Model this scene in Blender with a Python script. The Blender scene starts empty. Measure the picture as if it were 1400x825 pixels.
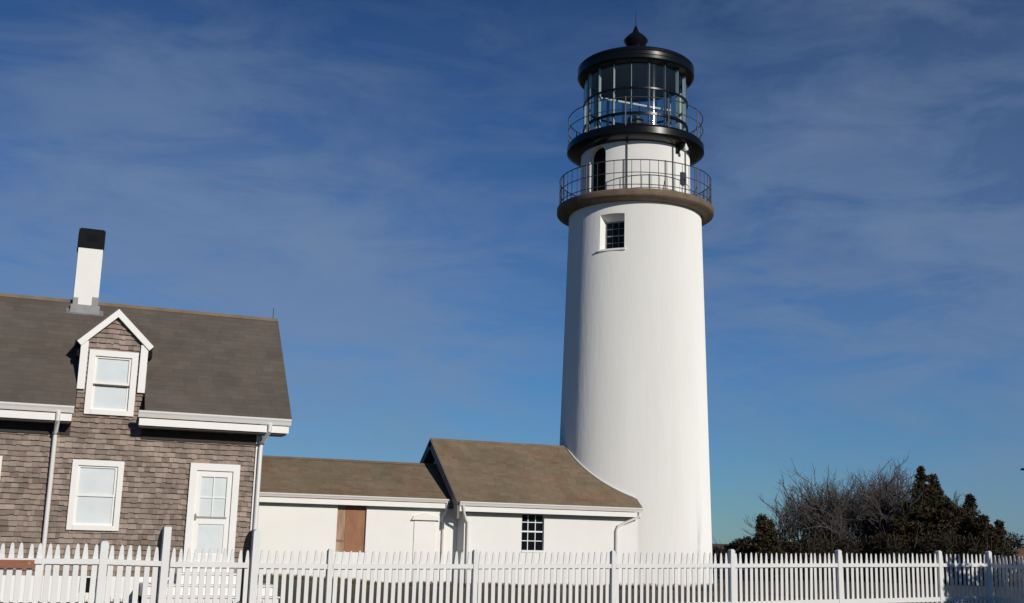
import bpy, bmesh, math, random
from mathutils import Vector, Matrix
R = math.radians
random.seed(7)
sc = bpy.context.scene
C = sc.collection

# ------------------------------------------------------------------ camera
YAW, PITCH, ROLL = R(22), math.atan(323/1600), R(1.5)
F = Vector((math.sin(YAW)*math.cos(PITCH), math.cos(YAW)*math.cos(PITCH), math.sin(PITCH)))
R0 = Vector((math.cos(YAW), -math.sin(YAW), 0)); U0 = R0.cross(F)
UP = U0*math.cos(ROLL) - R0*math.sin(ROLL); RT = R0*math.cos(ROLL) + U0*math.sin(ROLL)
cd = bpy.data.cameras.new('camera'); cam = bpy.data.objects.new('camera', cd); C.objects.link(cam)
cd.sensor_width = 36; cd.lens = 36*1600/1400; cd.clip_start = .1; cd.clip_end = 6000
M = Matrix((RT, UP, -F)).transposed().to_4x4(); M.translation = Vector((0, 0, 1.6))
cam.matrix_world = M
sc.camera = cam

# ------------------------------------------------------------------ sky, sun, exposure
SUN_AZ, SUN_EL = R(13), R(20)          # azimuth measured from -Y towards +X
sdir = Vector((math.sin(SUN_AZ)*math.cos(SUN_EL), -math.cos(SUN_AZ)*math.cos(SUN_EL), math.sin(SUN_EL)))
SKY_STRENGTH, SUN_STRENGTH = .075, 3.25
w = bpy.data.worlds.new('World'); sc.world = w; w.use_nodes = True
nt = w.node_tree; N = nt.nodes; L = nt.links; N.clear()
def nd(t, **k):
    n = N.new(t)
    for a, b in k.items(): setattr(n, a, b)
    return n
def vmath(op, a, b=None, out=0):
    n = nd('ShaderNodeVectorMath', operation=op)
    for i, v in enumerate((a, b)):
        if v is None: continue
        if hasattr(v, 'links') or hasattr(v, 'is_linked'): L.new(v, n.inputs[i])
        else: n.inputs[i].default_value = v
    return n.outputs[out]
def fmath(op, a, b=None, c=None, clamp=False):
    n = nd('ShaderNodeMath', operation=op); n.use_clamp = clamp
    for i, v in enumerate((a, b, c)):
        if v is None: continue
        if hasattr(v, 'is_linked'): L.new(v, n.inputs[i])
        else: n.inputs[i].default_value = v
    return n.outputs[0]
sky = nd('ShaderNodeTexSky', sky_type='NISHITA'); sky.sun_disc = False
sky.sun_elevation = SUN_EL; sky.sun_rotation = math.pi - SUN_AZ
sky.air_density = 1.0; sky.dust_density = .0; sky.ozone_density = 5.0; sky.altitude = 20
tc = nd('ShaderNodeTexCoord'); dirv = vmath('NORMALIZE', tc.outputs['Generated'])
# thin cirrus: wispy noise, denser in two banks of the sky
def blob(center, sharp):
    d = vmath('DOT_PRODUCT', dirv, Vector(center).normalized(), out='Value')
    return fmath('POWER', fmath('MAXIMUM', d, 0.0), sharp)
mp = nd('ShaderNodeMapping'); mp.inputs['Rotation'].default_value = (0, R(28), 0); mp.inputs['Scale'].default_value = (2.4, 2.4, 7.5)
L.new(dirv, mp.inputs['Vector'])
n1 = nd('ShaderNodeTexNoise'); n1.inputs['Scale'].default_value = 2.8; n1.inputs['Detail'].default_value = 10; n1.inputs['Roughness'].default_value = .62; n1.inputs['Distortion'].default_value = .45
L.new(mp.outputs[0], n1.inputs['Vector'])
n2 = nd('ShaderNodeTexNoise'); n2.inputs['Scale'].default_value = 1.7; n2.inputs['Detail'].default_value = 4
L.new(mp.outputs[0], n2.inputs['Vector'])
wisp = fmath('MULTIPLY', fmath('SUBTRACT', n1.outputs['Fac'], .40), 4.0, clamp=True)
wide = fmath('MULTIPLY', fmath('SUBTRACT', n2.outputs['Fac'], .30), 2.2, clamp=True)
b = fmath('ADD', fmath('MULTIPLY', blob((.05, .964, .225), 85), 1.45), fmath('MULTIPLY', blob((.19, .962, .19), 120), 1.0))
b = fmath('ADD', b, fmath('MULTIPLY', blob((.68, .69, .25), 38), .85))
b = fmath('ADD', b, fmath('MULTIPLY', blob((.31, .93, .17), 150), .85))
b = fmath('ADD', b, fmath('MULTIPLY', blob((.29, .872, .391), 240), .22))
b = fmath('ADD', b, fmath('MULTIPLY', blob((.62, .76, .17), 30), .45))
b = fmath('ADD', b, .045)
cl = fmath('MULTIPLY', fmath('MULTIPLY', wisp, fmath('MULTIPLY_ADD', wide, .65, .35)), b)
cl = fmath('ADD', cl, fmath('MULTIPLY', fmath('SUBTRACT', b, .045), .30))
cl = fmath('MULTIPLY', fmath('SUBTRACT', 1.0, fmath('POWER', 2.718, fmath('MULTIPLY', cl, -1.35))), .78)
hs = nd('ShaderNodeHueSaturation'); hs.inputs['Saturation'].default_value = 1.1; hs.inputs['Value'].default_value = 1.0
L.new(sky.outputs[0], hs.inputs['Color'])
mixc = nd('ShaderNodeMix', data_type='RGBA'); L.new(cl, mixc.inputs['Factor']); 
tint = nd('ShaderNodeMix', data_type='RGBA', blend_type='MULTIPLY'); tint.inputs['Factor'].default_value = 1; L.new(hs.outputs[0], tint.inputs['A']); tint.inputs['B'].default_value = (.375, .635, .89, 1)
sep = nd('ShaderNodeSeparateXYZ'); L.new(dirv, sep.inputs[0])
alt = nd('ShaderNodeMapRange'); L.new(sep.outputs['Z'], alt.inputs[0]); alt.inputs[1].default_value = .14; alt.inputs[2].default_value = .46; alt.inputs[3].default_value = 1.0; alt.inputs[4].default_value = .66
deep = nd('ShaderNodeVectorMath', operation='SCALE'); L.new(tint.outputs['Result'], deep.inputs[0]); L.new(alt.outputs[0], deep.inputs['Scale'])
L.new(deep.outputs[0], mixc.inputs['A'])
mixc.inputs['B'].default_value = (2.35, 3.2, 4.75, 1)
bg = nd('ShaderNodeBackground'); bg.inputs['Strength'].default_value = SKY_STRENGTH
L.new(mixc.outputs['Result'], bg.inputs['Color'])
wo = nd('ShaderNodeOutputWorld'); L.new(bg.outputs[0], wo.inputs['Surface'])

sl = bpy.data.lights.new('sun', 'SUN'); sl.energy = SUN_STRENGTH; sl.angle = R(.5); sl.color = (1, .945, .86)
so = bpy.data.objects.new('sun', sl); C.objects.link(so); so.rotation_euler = sdir.to_track_quat('Z', 'Y').to_euler(); so.location = (30, -40, 40)
sc.view_settings.view_transform = 'Standard'; sc.view_settings.look = 'None'; sc.view_settings.exposure = 0.06; sc.view_settings.gamma = 1
sc.view_settings.use_curve_mapping = False

# ------------------------------------------------------------------ materials
def mat(name, col, rough=.6, noise=0, nscale=3, col2=None, bump=0, bscale=20, island=0, metal=0, spec=.5, stretch=None, coat=0, col3=None):
    m = bpy.data.materials.new(name); m.use_nodes = True
    t = m.node_tree; p = t.nodes['Principled BSDF']
    p.inputs['Roughness'].default_value = rough; p.inputs['Metallic'].default_value = metal
    p.inputs['Specular IOR Level'].default_value = spec; p.inputs['Coat Weight'].default_value = coat
    c = (*col, 1)
    if not (noise or island or bump):
        p.inputs['Base Color'].default_value = c; return m
    tcn = t.nodes.new('ShaderNodeTexCoord'); src = tcn.outputs['Object']
    if stretch:
        mpn = t.nodes.new('ShaderNodeMapping'); mpn.inputs['Scale'].default_value = stretch; t.links.new(src, mpn.inputs['Vector']); src = mpn.outputs[0]
    out = None
    rgb = t.nodes.new('ShaderNodeRGB'); rgb.outputs[0].default_value = c; out = rgb.outputs[0]
    if noise:
        nz = t.nodes.new('ShaderNodeTexNoise'); nz.inputs['Scale'].default_value = nscale; nz.inputs['Detail'].default_value = 7; nz.inputs['Roughness'].default_value = .6
        t.links.new(src, nz.inputs['Vector'])
        mr = t.nodes.new('ShaderNodeMapRange'); mr.inputs[1].default_value = .32; mr.inputs[2].default_value = .68; mr.inputs[4].default_value = noise
        t.links.new(nz.outputs['Fac'], mr.inputs[0])
        mx = t.nodes.new('ShaderNodeMix'); mx.data_type = 'RGBA'
        t.links.new(mr.outputs[0], mx.inputs['Factor']); t.links.new(out, mx.inputs['A']); mx.inputs['B'].default_value = (*(col2 or [v*.5 for v in col]), 1)
        out = mx.outputs['Result']
    if col3:
        nz = t.nodes.new('ShaderNodeTexNoise'); nz.inputs['Scale'].default_value = .9; nz.inputs['Detail'].default_value = 6; nz.inputs['Distortion'].default_value = .6; t.links.new(src, nz.inputs['Vector'])
        mr = t.nodes.new('ShaderNodeMapRange'); mr.inputs[1].default_value = .54; mr.inputs[2].default_value = .70; mr.inputs[4].default_value = .45; t.links.new(nz.outputs['Fac'], mr.inputs[0])
        mx = t.nodes.new('ShaderNodeMix'); mx.data_type = 'RGBA'; t.links.new(mr.outputs[0], mx.inputs['Factor']); t.links.new(out, mx.inputs['A']); mx.inputs['B'].default_value = (*col3, 1); out = mx.outputs['Result']
    if island:
        g = t.nodes.new('ShaderNodeNewGeometry'); mr = t.nodes.new('ShaderNodeMapRange'); mr.inputs[3].default_value = 1-island; mr.inputs[4].default_value = 1+island
        t.links.new(g.outputs['Random Per Island'], mr.inputs[0])
        mx = t.nodes.new('ShaderNodeMix'); mx.data_type = 'RGBA'; mx.blend_type = 'MULTIPLY'; mx.inputs['Factor'].default_value = 1
        cb = t.nodes.new('ShaderNodeCombineColor')
        for i in range(3): t.links.new(mr.outputs[0], cb.inputs[i])
        t.links.new(out, mx.inputs['A']); t.links.new(cb.outputs[0], mx.inputs['B']); out = mx.outputs['Result']
    t.links.new(out, p.inputs['Base Color'])
    if bump:
        nb = t.nodes.new('ShaderNodeTexNoise'); nb.inputs['Scale'].default_value = bscale; nb.inputs['Detail'].default_value = 5
        t.links.new(src, nb.inputs['Vector'])
        bp = t.nodes.new('ShaderNodeBump'); bp.inputs['Strength'].default_value = bump; bp.inputs['Distance'].default_value = .03
        t.links.new(nb.outputs['Fac'], bp.inputs['Height']); t.links.new(bp.outputs[0], p.inputs['Normal'])
    return m
WHITE = mat('white_trim_paint', (.78, .76, .72), .5, noise=.35, nscale=2.2, col2=(.70, .67, .62))
FENCEW = mat('fence_paint', (.71, .705, .685), .55, noise=.5, nscale=2.5, col2=(.64, .63, .605), bump=.12, bscale=30, island=.04)
LIME = mat('whitewashed_brick', (.87, .86, .825), .75, noise=.4, nscale=1.3, col2=(.81, .795, .75), bump=.10, bscale=11, spec=.3)
TOWERW = mat('tower_whitewash', (.86, .85, .815), .75, noise=.5, nscale=1.1, col2=(.80, .785, .74), bump=.2, bscale=7, stretch=(1.6, 1.6, .22), spec=.3)
CEDAR = mat('weathered_cedar_shingle', (.33, .262, .215), .85, noise=1.0, nscale=1.4, col2=(.185, .14, .112), island=.30, bump=.4, bscale=40)
ROOF = mat('asphalt_shingle', (.140, .116, .096), .95, noise=1.0, nscale=1.1, col2=(.104, .086, .070), island=.09, bump=.3, bscale=60, spec=.2)
ROOF2 = mat('mossy_asphalt_shingle', (.245, .178, .115), .95, noise=1.0, nscale=.55, col2=(.165, .140, .085), island=.11, bump=.3, bscale=60, spec=.2, col3=(.20, .095, .055))
RIDGE = mat('ridge_cap_shingle', (.24, .17, .11), .85, noise=.6, nscale=3)
EAVEDARK = mat('dark_soffit_and_eave_shade', (.035, .028, .024), .8)  # soffit boards, plus the eave shadow painted on the house wall
RAKE = mat('grey_rake_paint', (.16, .15, .14), .7)
BLACK = mat('black_gloss_paint', (.005, .006, .007), .30, spec=.22)
BLACKM = mat('black_flat_paint', (.007, .007, .008), .8, spec=.15)
RAILM = mat('grey_green_railing_paint', (.045, .052, .058), .55)
BROWNST = mat('brownstone_deck', (.20, .145, .095), .85, noise=.9, nscale=2.5, col2=(.125, .09, .06), bump=.3, bscale=20)
FIN = mat('pale_glazing_bar_paint', (.80, .83, .80), .45)
LEAD = mat('lead_flashing', (.24, .24, .245), .5, noise=.7, nscale=4, col2=(.15, .14, .14))
BOARD = mat('weathered_brown_board', (.34, .165, .085), .85, noise=.85, nscale=3.5, col2=(.20, .10, .055), island=.12, stretch=(1, 1, .35))
BOARDP = mat('peeling_pale_board', (.42, .31, .21), .85, noise=.9, nscale=3, col2=(.24, .13, .07), stretch=(2, 2, .5))
RUST = mat('russet_sign_board', (.22, .07, .03), .7, noise=.8, nscale=9, col2=(.30, .13, .075), stretch=(1, 4, 6))
RUSTL = mat('pale_routed_lettering', (.42, .22, .15), .8)
BARP = mat('grey_green_bar_paint', (.50, .55, .53), .5)
BLIND = mat('pale_blind_behind_glass', (.70, .73, .72), .12, noise=.6, nscale=2.5, col2=(.58, .62, .62), spec=.5)
PANED = mat('dark_window_glass', (.006, .007, .009), .10, spec=.2)
IRON = mat('dark_iron', (.03, .03, .03), .6)
WINGD = mat('dark_gate_wing_paint', (.012, .013, .015), .7, spec=.2)
GREYS = mat('step_tread_paint', (.30, .29, .28), .7)
BARK = mat('grey_bark', (.085, .072, .062), .9, noise=.6, nscale=6)
TWIG = mat('bare_twig', (.085, .072, .066), .9)
JUN = mat('juniper_foliage', (.034, .036, .015), .85, noise=.9, nscale=1.1, col2=(.062, .034, .019), island=.45, spec=.2)
SCRUB = mat('brown_winter_scrub', (.040, .028, .018), .9, noise=.9, nscale=1.5, col2=(.028, .026, .014), island=.4, spec=.2)
GRASSM = mat('dead_grass_blade', (.16, .115, .06), .85, noise=.8, nscale=.8, col2=(.10, .085, .04), island=.3, spec=.2)
GROUND = mat('winter_ground', (.115, .085, .05), .95, noise=.9, nscale=.35, col2=(.075, .062, .033), bump=.8, bscale=14)
RUSSET = mat('russet_dry_grass', (.26, .125, .055), .95, noise=.8, nscale=.6, col2=(.17, .075, .035), bump=.8, bscale=9)
BIRDM = mat('dark_feathers', (.02, .02, .022), .7)
for m_ in (TOWERW, LIME): m_.node_tree.nodes['Principled BSDF'].inputs['Diffuse Roughness'].default_value = 1.0
def glass_mat():
    m = bpy.data.materials.new('lantern_glass'); m.use_nodes = True; t = m.node_tree; t.nodes.clear()
    tr = t.nodes.new('ShaderNodeBsdfTransparent'); tr.inputs[0].default_value = (.78, .86, .87, 1)
    gl = t.nodes.new('ShaderNodeBsdfGlossy'); gl.inputs['Roughness'].default_value = .03; gl.inputs[0].default_value = (.9, 1, 1, 1)
    lw = t.nodes.new('ShaderNodeLayerWeight'); pw = t.nodes.new('ShaderNodeMath'); pw.operation = 'POWER'; pw.inputs[1].default_value = 5; t.links.new(lw.outputs['Facing'], pw.inputs[0])
    fr = t.nodes.new('ShaderNodeMath'); fr.operation = 'MULTIPLY_ADD'; fr.inputs[1].default_value = .9; fr.inputs[2].default_value = .05; t.links.new(pw.outputs[0], fr.inputs[0])
    mx = t.nodes.new('ShaderNodeMixShader'); o = t.nodes.new('ShaderNodeOutputMaterial')
    t.links.new(fr.outputs[0], mx.inputs[0]); t.links.new(tr.outputs[0], mx.inputs[1]); t.links.new(gl.outputs[0], mx.inputs[2]); t.links.new(mx.outputs[0], o.inputs[0])
    return m
GLASS = glass_mat()

# ------------------------------------------------------------------ helpers
class MB:
    def __init__(s): s.v = []; s.f = []; s.sm = []
    def add(s, vs, fs, smooth=False):
        k = len(s.v); s.v += [tuple(v) for v in vs]
        for f in fs: s.f.append([i+k for i in f]); s.sm.append(smooth)
        return s
    def box(s, x0, x1, y0, y1, z0, z1):
        vs = [(x, y, z) for z in (z0, z1) for y in (y0, y1) for x in (x0, x1)]
        return s.add(vs, [(0,2,3,1),(4,5,7,6),(0,1,5,4),(2,6,7,3),(0,4,6,2),(1,3,7,5)])
    def fbox(s, o, u, v, n, a0, a1, b0, b1, c0, c1):         # box in a frame
        o, u, v, n = map(Vector, (o, u, v, n))
        vs = [o+u*a+v*b+n*c for c in (c0, c1) for b in (b0, b1) for a in (a0, a1)]
        return s.add(vs, [(0,2,3,1),(4,5,7,6),(0,1,5,4),(2,6,7,3),(0,4,6,2),(1,3,7,5)])
    def prism(s, poly, axis, h0, h1):                         # polygon (2D) extruded along an axis
        n = len(poly)
        def p(a, b, h): return {'x': (h, a, b), 'y': (a, h, b), 'z': (a, b, h)}[axis]
        vs = [p(a, b, h0) for a, b in poly]+[p(a, b, h1) for a, b in poly]
        return s.add(vs, [list(range(n))[::-1], list(range(n, 2*n))]+[(i, (i+1) % n, n+(i+1) % n, n+i) for i in range(n)])
    def tube(s, pts, r, seg=8, r1=None, cap=True, smooth=True):
        pts = [Vector(p) for p in pts]; k = len(pts); vs = []; fs = []
        prev = None
        for i, p in enumerate(pts):
            d = (pts[min(i+1, k-1)]-pts[max(i-1, 0)]).normalized()
            if prev is None: a = d.orthogonal().normalized()
            else: a = (prev-d*prev.dot(d)); a = a.normalized() if a.length > 1e-6 else d.orthogonal().normalized()
            prev = a; b = d.cross(a); rr = r if r1 is None else r+(r1-r)*i/(k-1)
            for j in range(seg):
                t = 2*math.pi*j/seg; vs.append(p+(a*math.cos(t)+b*math.sin(t))*rr)
        for i in range(k-1):
            for j in range(seg):
                fs.append((i*seg+j, i*seg+(j+1) % seg, (i+1)*seg+(j+1) % seg, (i+1)*seg+j))
        if cap and seg > 2: fs += [tuple(range(seg))[::-1], tuple((k-1)*seg+j for j in range(seg))]
        return s.add(vs, fs, smooth)
    def lathe(s, prof, cx, cy, seg=96, smooth=True, closed=False):
        vs = []; fs = []; k = len(prof)
        for r, z in prof:
            for j in range(seg):
                t = 2*math.pi*j/seg; vs.append((cx+r*math.cos(t), cy+r*math.sin(t), z))
        for i in range(k if closed else k-1):
            i2 = (i+1) % k
            for j in range(seg):
                fs.append((i*seg+j, i*seg+(j+1) % seg, i2*seg+(j+1) % seg, i2*seg+j))
        return s.add(vs, fs, smooth)
    def build(s, name, m, parent=None, origin=None, split=40):
        me = bpy.data.meshes.new(name)
        o = bpy.data.objects.new(name, me); C.objects.link(o)
        off = Vector(origin) if origin is not None else (parent_loc(parent) if parent else Vector((0, 0, 0)))
        me.from_pydata([tuple(Vector(v)-off) for v in s.v], [], s.f)
        me.polygons.foreach_set('use_smooth', s.sm); me.validate()
        if any(s.sm): me.set_sharp_from_angle(angle=R(split))
        me.materials.append(m)
        if parent: o.parent = parent
        else: o.location = off
        return o
def parent_loc(p):
    v = Vector((0, 0, 0))
    while p: v += p.location; p = p.parent
    return v
def tag(o, label=None, cat=None, group=None, kind=None):
    if label: o['label'] = label
    if cat: o['category'] = cat
    if group: o['group'] = group
    if kind: o['kind'] = kind
    return o
def thing(name, label, cat, loc=(0, 0, 0), group=None):
    o = bpy.data.objects.new(name, None); C.objects.link(o); o.location = loc; o.empty_display_size = .3
    return tag(o, label, cat, group)
def part(name, mb, m, parent, **k): return mb.build(name, m, parent, **k)
def boolcut(o, cutmb):
    co = cutmb.build('cut', WHITE); bm = bmesh.new(); bm.from_mesh(co.data); bmesh.ops.recalc_face_normals(bm, faces=bm.faces); bm.to_mesh(co.data); bm.free()
    bm = bmesh.new(); bm.from_mesh(o.data); bmesh.ops.recalc_face_normals(bm, faces=bm.faces); bm.to_mesh(o.data); bm.free()
    if o.parent: co.location = -parent_loc(o.parent)*0
    md = o.modifiers.new('b', 'BOOLEAN'); md.operation = 'DIFFERENCE'; md.solver = 'EXACT'; md.object = co
    bpy.context.view_layer.update(); dg = bpy.context.evaluated_depsgraph_get()
    me = bpy.data.meshes.new_from_object(o.evaluated_get(dg)); o.modifiers.clear(); old = o.data; o.data = me; me.name = o.name
    bpy.data.objects.remove(co); bpy.data.meshes.remove(old)
    me.set_sharp_from_angle(angle=R(30))

def intervals(x0, x1, holes, z):
    iv = [(x0, x1)]
    for hx0, hx1, hz0, hz1 in holes:
        if not hz0 < z < hz1: continue
        nv = []
        for a, b_ in iv:
            if hx1 <= a or hx0 >= b_: nv.append((a, b_)); continue
            if hx0 > a: nv.append((a, hx0))
            if hx1 < b_: nv.append((hx1, b_))
        iv = nv
    return iv
def shingle_rows(mb, o, u, v, n, a0, a1, b0, b1, course, wr, holes=(), clip=None, lip=.018, top=.004, jit=.006, gap=.004):
    o, u, v, n = map(Vector, (o, u, v, n)); b_ = b0
    while b_ < b1-.01:
        bt = min(b_+course+.015, b1)
        lo, hi = (a0, a1) if clip is None else clip(b_+course*.6)
        if hi-lo > .04:
            for s0, s1 in intervals(lo, hi, holes, (b_+bt)/2):
                a = s0-random.random()*wr[0]*.5
                while a < s1-.005:
                    wd = random.uniform(*wr); p, q = max(a, s0)+gap/2, min(a+wd, s1)-gap/2; a += wd
                    if q-p < .012: continue
                    dz = random.uniform(-jit, jit); lp = lip*random.uniform(.75, 1.25)
                    z0 = max(b_+dz, b0); tp = top
                    P = [o+u*p+v*z0+n*0, o+u*q+v*z0+n*0, o+u*q+v*z0+n*lp, o+u*p+v*z0+n*lp, o+u*p+v*bt+n*tp, o+u*q+v*bt+n*tp, o+u*p+v*bt, o+u*q+v*bt]
                    mb.add(P, [(3,2,5,4), (0,1,2,3), (0,3,4,6), (1,7,5,2)])
        b_ += course
    return mb
def wall_holes(mb, x0, x1, z0, z1, y, depth, holes):          # wall facing -Y with real reveals
    xs = sorted({x0, x1, *[h[0] for h in holes], *[h[1] for h in holes]}); zs = sorted({z0, z1, *[h[2] for h in holes], *[h[3] for h in holes]})
    for i in range(len(xs)-1):
        for j in range(len(zs)-1):
            cx, cz = (xs[i]+xs[i+1])/2, (zs[j]+zs[j+1])/2
            if any(h[0] < cx < h[1] and h[2] < cz < h[3] for h in holes): continue
            mb.add([(xs[i], y, zs[j]), (xs[i+1], y, zs[j]), (xs[i+1], y, zs[j+1]), (xs[i], y, zs[j+1])], [(0,1,2,3)])
    for a, b_, c, d in holes:
        Y = y+depth
        mb.add([(a, y, c), (a, Y, c), (a, Y, d), (a, y, d)], [(0,1,2,3)]); mb.add([(b_, y, c), (b_, Y, c), (b_, Y, d), (b_, y, d)], [(3,2,1,0)])
        mb.add([(a, y, d), (a, Y, d), (b_, Y, d), (b_, y, d)], [(0,1,2,3)]); mb.add([(a, y, c), (a, Y, c), (b_, Y, c), (b_, y, c)], [(3,2,1,0)])
    return mb

# ------------------------------------------------------------------ ground
def gz(x, y):
    if y < 14: h = .12*max(0, min(1, y/14))
    else: h = .12
    h += .22*math.exp(-(((x-6.2)/2.6)**2+((y-34)/4)**2))
    h += .05*math.exp(-(((x-13)/4)**2+((y-30)/5)**2))
    h += .14*max(0, min(1, (x-11)/8))*math.exp(-((y-22)/5)**2)
    if h < 1e-4: h = 0
    return h-.02+.02*math.sin(x*1.7+y*.9)*math.sin(y*1.3)*math.exp(-((y-28)/14)**2)
mb = MB()
def axis_ticks(a, b_, step, far):
    t = [a+i*step for i in range(int((b_-a)/step)+1)]
    return [-far, -far*.4, -far*.15, a-40, a-15]+t+[b_+15, b_+40, far*.15, far*.4, far]
gx = axis_ticks(-15, 45, .6, 3000); gy = axis_ticks(-5, 60, .6, 3000)
vs = [(x, y, gz(x, y)) for y in gy for x in gx]; nx = len(gx)
mb.add(vs, [(j*nx+i, j*nx+i+1, (j+1)*nx+i+1, (j+1)*nx+i) for j in range(len(gy)-1) for i in range(nx-1)], True)
tag(mb.build('ground', GROUND), kind='structure')
# russet dune behind the far corner of the yard
mb = MB(); gx = [40+i*1.5 for i in range(28)]; gy = [38+i*1.2 for i in range(14)]
def dz(x, y):
    return -.1+1.85*math.exp(-((y-x*.62-17)/3.2)**2)*max(0, min(1, (x-41)/4))
mb.add([(x, y, dz(x, y)+.05*math.sin(x*2.1)*math.sin(y*1.7)) for y in gy for x in gx], [(j*28+i, j*28+i+1, (j+1)*28+i+1, (j+1)*28+i) for j in range(13) for i in range(27)], True)
tag(mb.build('hill', RUSSET), kind='structure')

# ------------------------------------------------------------------ keeper's house
HY = 26.0
house = thing('keeper_house', 'grey cedar shingled house with a gabled dormer and white chimney at the left', 'house', (0, HY, 0))
EY, EZ, RY, RZ = 25.5, 3.99, 27.95, 6.62           # eave line and ridge line
HX0, HX1 = -5.1, 4.62
DX0, DX1 = .76, 2.09                                # dormer wall
holes_win = [(.81, 1.83, 1.53, 2.96), (-1.55, -.53, 1.53, 2.96), (3.18, 4.23, .45, 3.0), (.93, 1.92, 3.91, 5.27)]
mb = MB(); mb.box(HX0, HX1, HY+.06, 29.8, .1, 4.02); mb.box(DX0+.02, DX1-.02, HY+.06, 27.2, 4.0, 5.36)
mb.prism([(DX0+.02, 5.36), (DX1-.02, 5.36), (1.425, 6.03)], 'y', HY+.06, 27.4)
mb.prism([(HY+.06, 4.02), (29.8, 4.02), (RY, RZ-.15)], 'x', HX0, HX1)
part('wall', mb, CEDAR, house)
mb = MB(); inset = [(a+.05, b_-.05, c+.05, d-.05) for a, b_, c, d in holes_win]
shingle_rows(mb, (0, HY+.06, 0), (1, 0, 0), (0, 0, 1), (0, -1, 0), HX0, HX1, .61, 4.03, .108, (.06, .17), inset, lip=.055, gap=.002, jit=.011)
shingle_rows(mb, (0, HY+.06, 0), (1, 0, 0), (0, 0, 1), (0, -1, 0), DX0, DX1, 4.03, 6.05, .108, (.06, .17), inset,
             clip=lambda z: (DX0, DX1) if z < 5.40 else (DX0+(z-5.40)*1.0, DX1-(z-5.40)*1.0), lip=.055, gap=.002, jit=.011)
part('shingle_siding', mb, CEDAR, house)
# whitewashed foundation with a cellar opening
mb = MB(); wall_holes(mb, HX0, HX1, -.1, .61, HY+.0, .3, [(1.17, 1.55, .28, .58)])
mb.add([(HX0, HY, .61), (HX1, HY, .61), (HX1, HY+.08, .61), (HX0, HY+.08, .61)], [(0,1,2,3)])
mb.add([(HX1, HY, -.1), (HX1, 29.8, -.1), (HX1, 29.8, .61), (HX1, HY, .61)], [(0,1,2,3)])
fo = part('foundation', mb, LIME, house)
part('cellar_opening', MB().box(1.17, 1.55, HY+.04, HY+.05, .28, .58), BLACKM, fo)
# main roof: deck + individual shingles
ang = math.atan2(RZ-EZ, RY-EY); SL = math.hypot(RZ-EZ, RY-EY)
rv = Vector((0, math.cos(ang), math.sin(ang))); rn = Vector((0, -math.sin(ang), math.cos(ang)))
RX0, RX1 = -5.55, 5.2
vcut = (HY+.02-EY)/math.cos(ang)
mb = MB()
for a0, a1, b0 in ((RX0, DX0-.02, 0), (DX0-.02, DX1+.02, vcut), (DX1+.02, RX1, 0)):
    mb.fbox((0, EY, EZ), (1, 0, 0), rv, rn, a0, a1, b0, SL, -.10, 0)
rv2 = Vector((0, -math.cos(ang), math.sin(ang))); rn2 = Vector((0, math.sin(ang), math.cos(ang)))
mb.fbox((0, 2*RY-EY, EZ), (1, 0, 0), rv2, rn2, RX0, RX1, 0, SL, -.10, 0)
shingle_rows(mb, (0, EY, EZ), (1, 0, 0), rv, rn, RX0, RX1, 0, SL, .145, (.28, .36), [(DX0-.02, DX1+.02, -.1, vcut)], lip=.006, top=.002, jit=.002, gap=.006)
shingle_rows(mb, (0, 2*RY-EY, EZ), (1, 0, 0), rv2, rn2, RX0, RX1, 0, SL, .145, (.28, .36), lip=.006, top=.002, jit=.002)
roof = part('roof', mb, ROOF, house)
mb = MB(); mb.prism([(RY-.07, RZ-.055), (RY, RZ+.03), (RY+.07, RZ-.055), (RY, RZ-.0)], 'x', RX0, RX1)
part('ridge_cap', mb, RIDGE, roof)
# rake boards on the right gable
mb = MB(); mb.fbox((RX1-.03, EY, EZ), (1, 0, 0), rv, rn, -.02, 0.0, 0, SL, -.30, -.10); part('rake_board', mb, WHITE, house)
# soffit, painted eave shadow and gutters
def gutter(parent, x0, x1, ye, z1, name='gutter', h=.135):
    g = MB(); prof = [(ye+.02, z1-h), (ye-.055, z1-h), (ye-.085, z1-h*.55), (ye-.115, z1-.03), (ye-.12, z1), (ye-.10, z1), (ye-.10, z1-.02), (ye+.02, z1-.02)]
    g.prism(prof, 'x', x0, x1)
    g.prism([(ye+.08, z1-h-.165), (ye-.0, z1-h-.165), (ye+.0, z1-h-.012), (ye+.08, z1-h-.012)], 'x', x0+.03, x1-.03)
    return part(name, g, WHITE, parent)
g1 = gutter(house, -5.55, .72, EY, 4.0)
g2 = gutter(house, 1.98, 5.17, EY, 4.0)
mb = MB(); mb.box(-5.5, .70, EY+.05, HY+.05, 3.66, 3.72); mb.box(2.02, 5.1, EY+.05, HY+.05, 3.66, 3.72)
mb.box(-5.5, .70, HY-.02, HY+.05, 3.45, 3.66); mb.box(2.12, HX1, HY-.02, HY+.05, 3.45, 3.66)  # dark strips on the wall paint in the shadow under the eave
part('soffit', mb, EAVEDARK, house)
def downspout(parent, pts, r=.042, name='downspout', m=WHITE, seg=10):
    return part(name, MB().tube(pts, r, seg), m, parent)
downspout(g1, [(.43, EY-.05, 3.88), (.43, EY-.05, 3.72), (.42, HY-.14, 3.50), (.42, HY-.10, 3.40), (.42, HY-.10, .12)], .045)
downspout(g2, [(4.72, EY-.05, 3.88), (4.72, EY-.05, 3.74), (4.65, HY-.1, 3.5), (4.63, HY-.1, 3.38), (4.63, HY-.1, .12)], .045)
part('downspout_strap', MB().box(.36, .48, HY-.16, HY+.02, 3.44, 3.50), IRON, g1)
part('downspout_strap', MB().box(4.57, 4.69, HY-.16, HY+.02, 3.46, 3.52), IRON, g2)
part('corner_board', MB().box(4.54, 4.66, HY-.03, HY+.08, .70, 3.66), WHITE, house)
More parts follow.
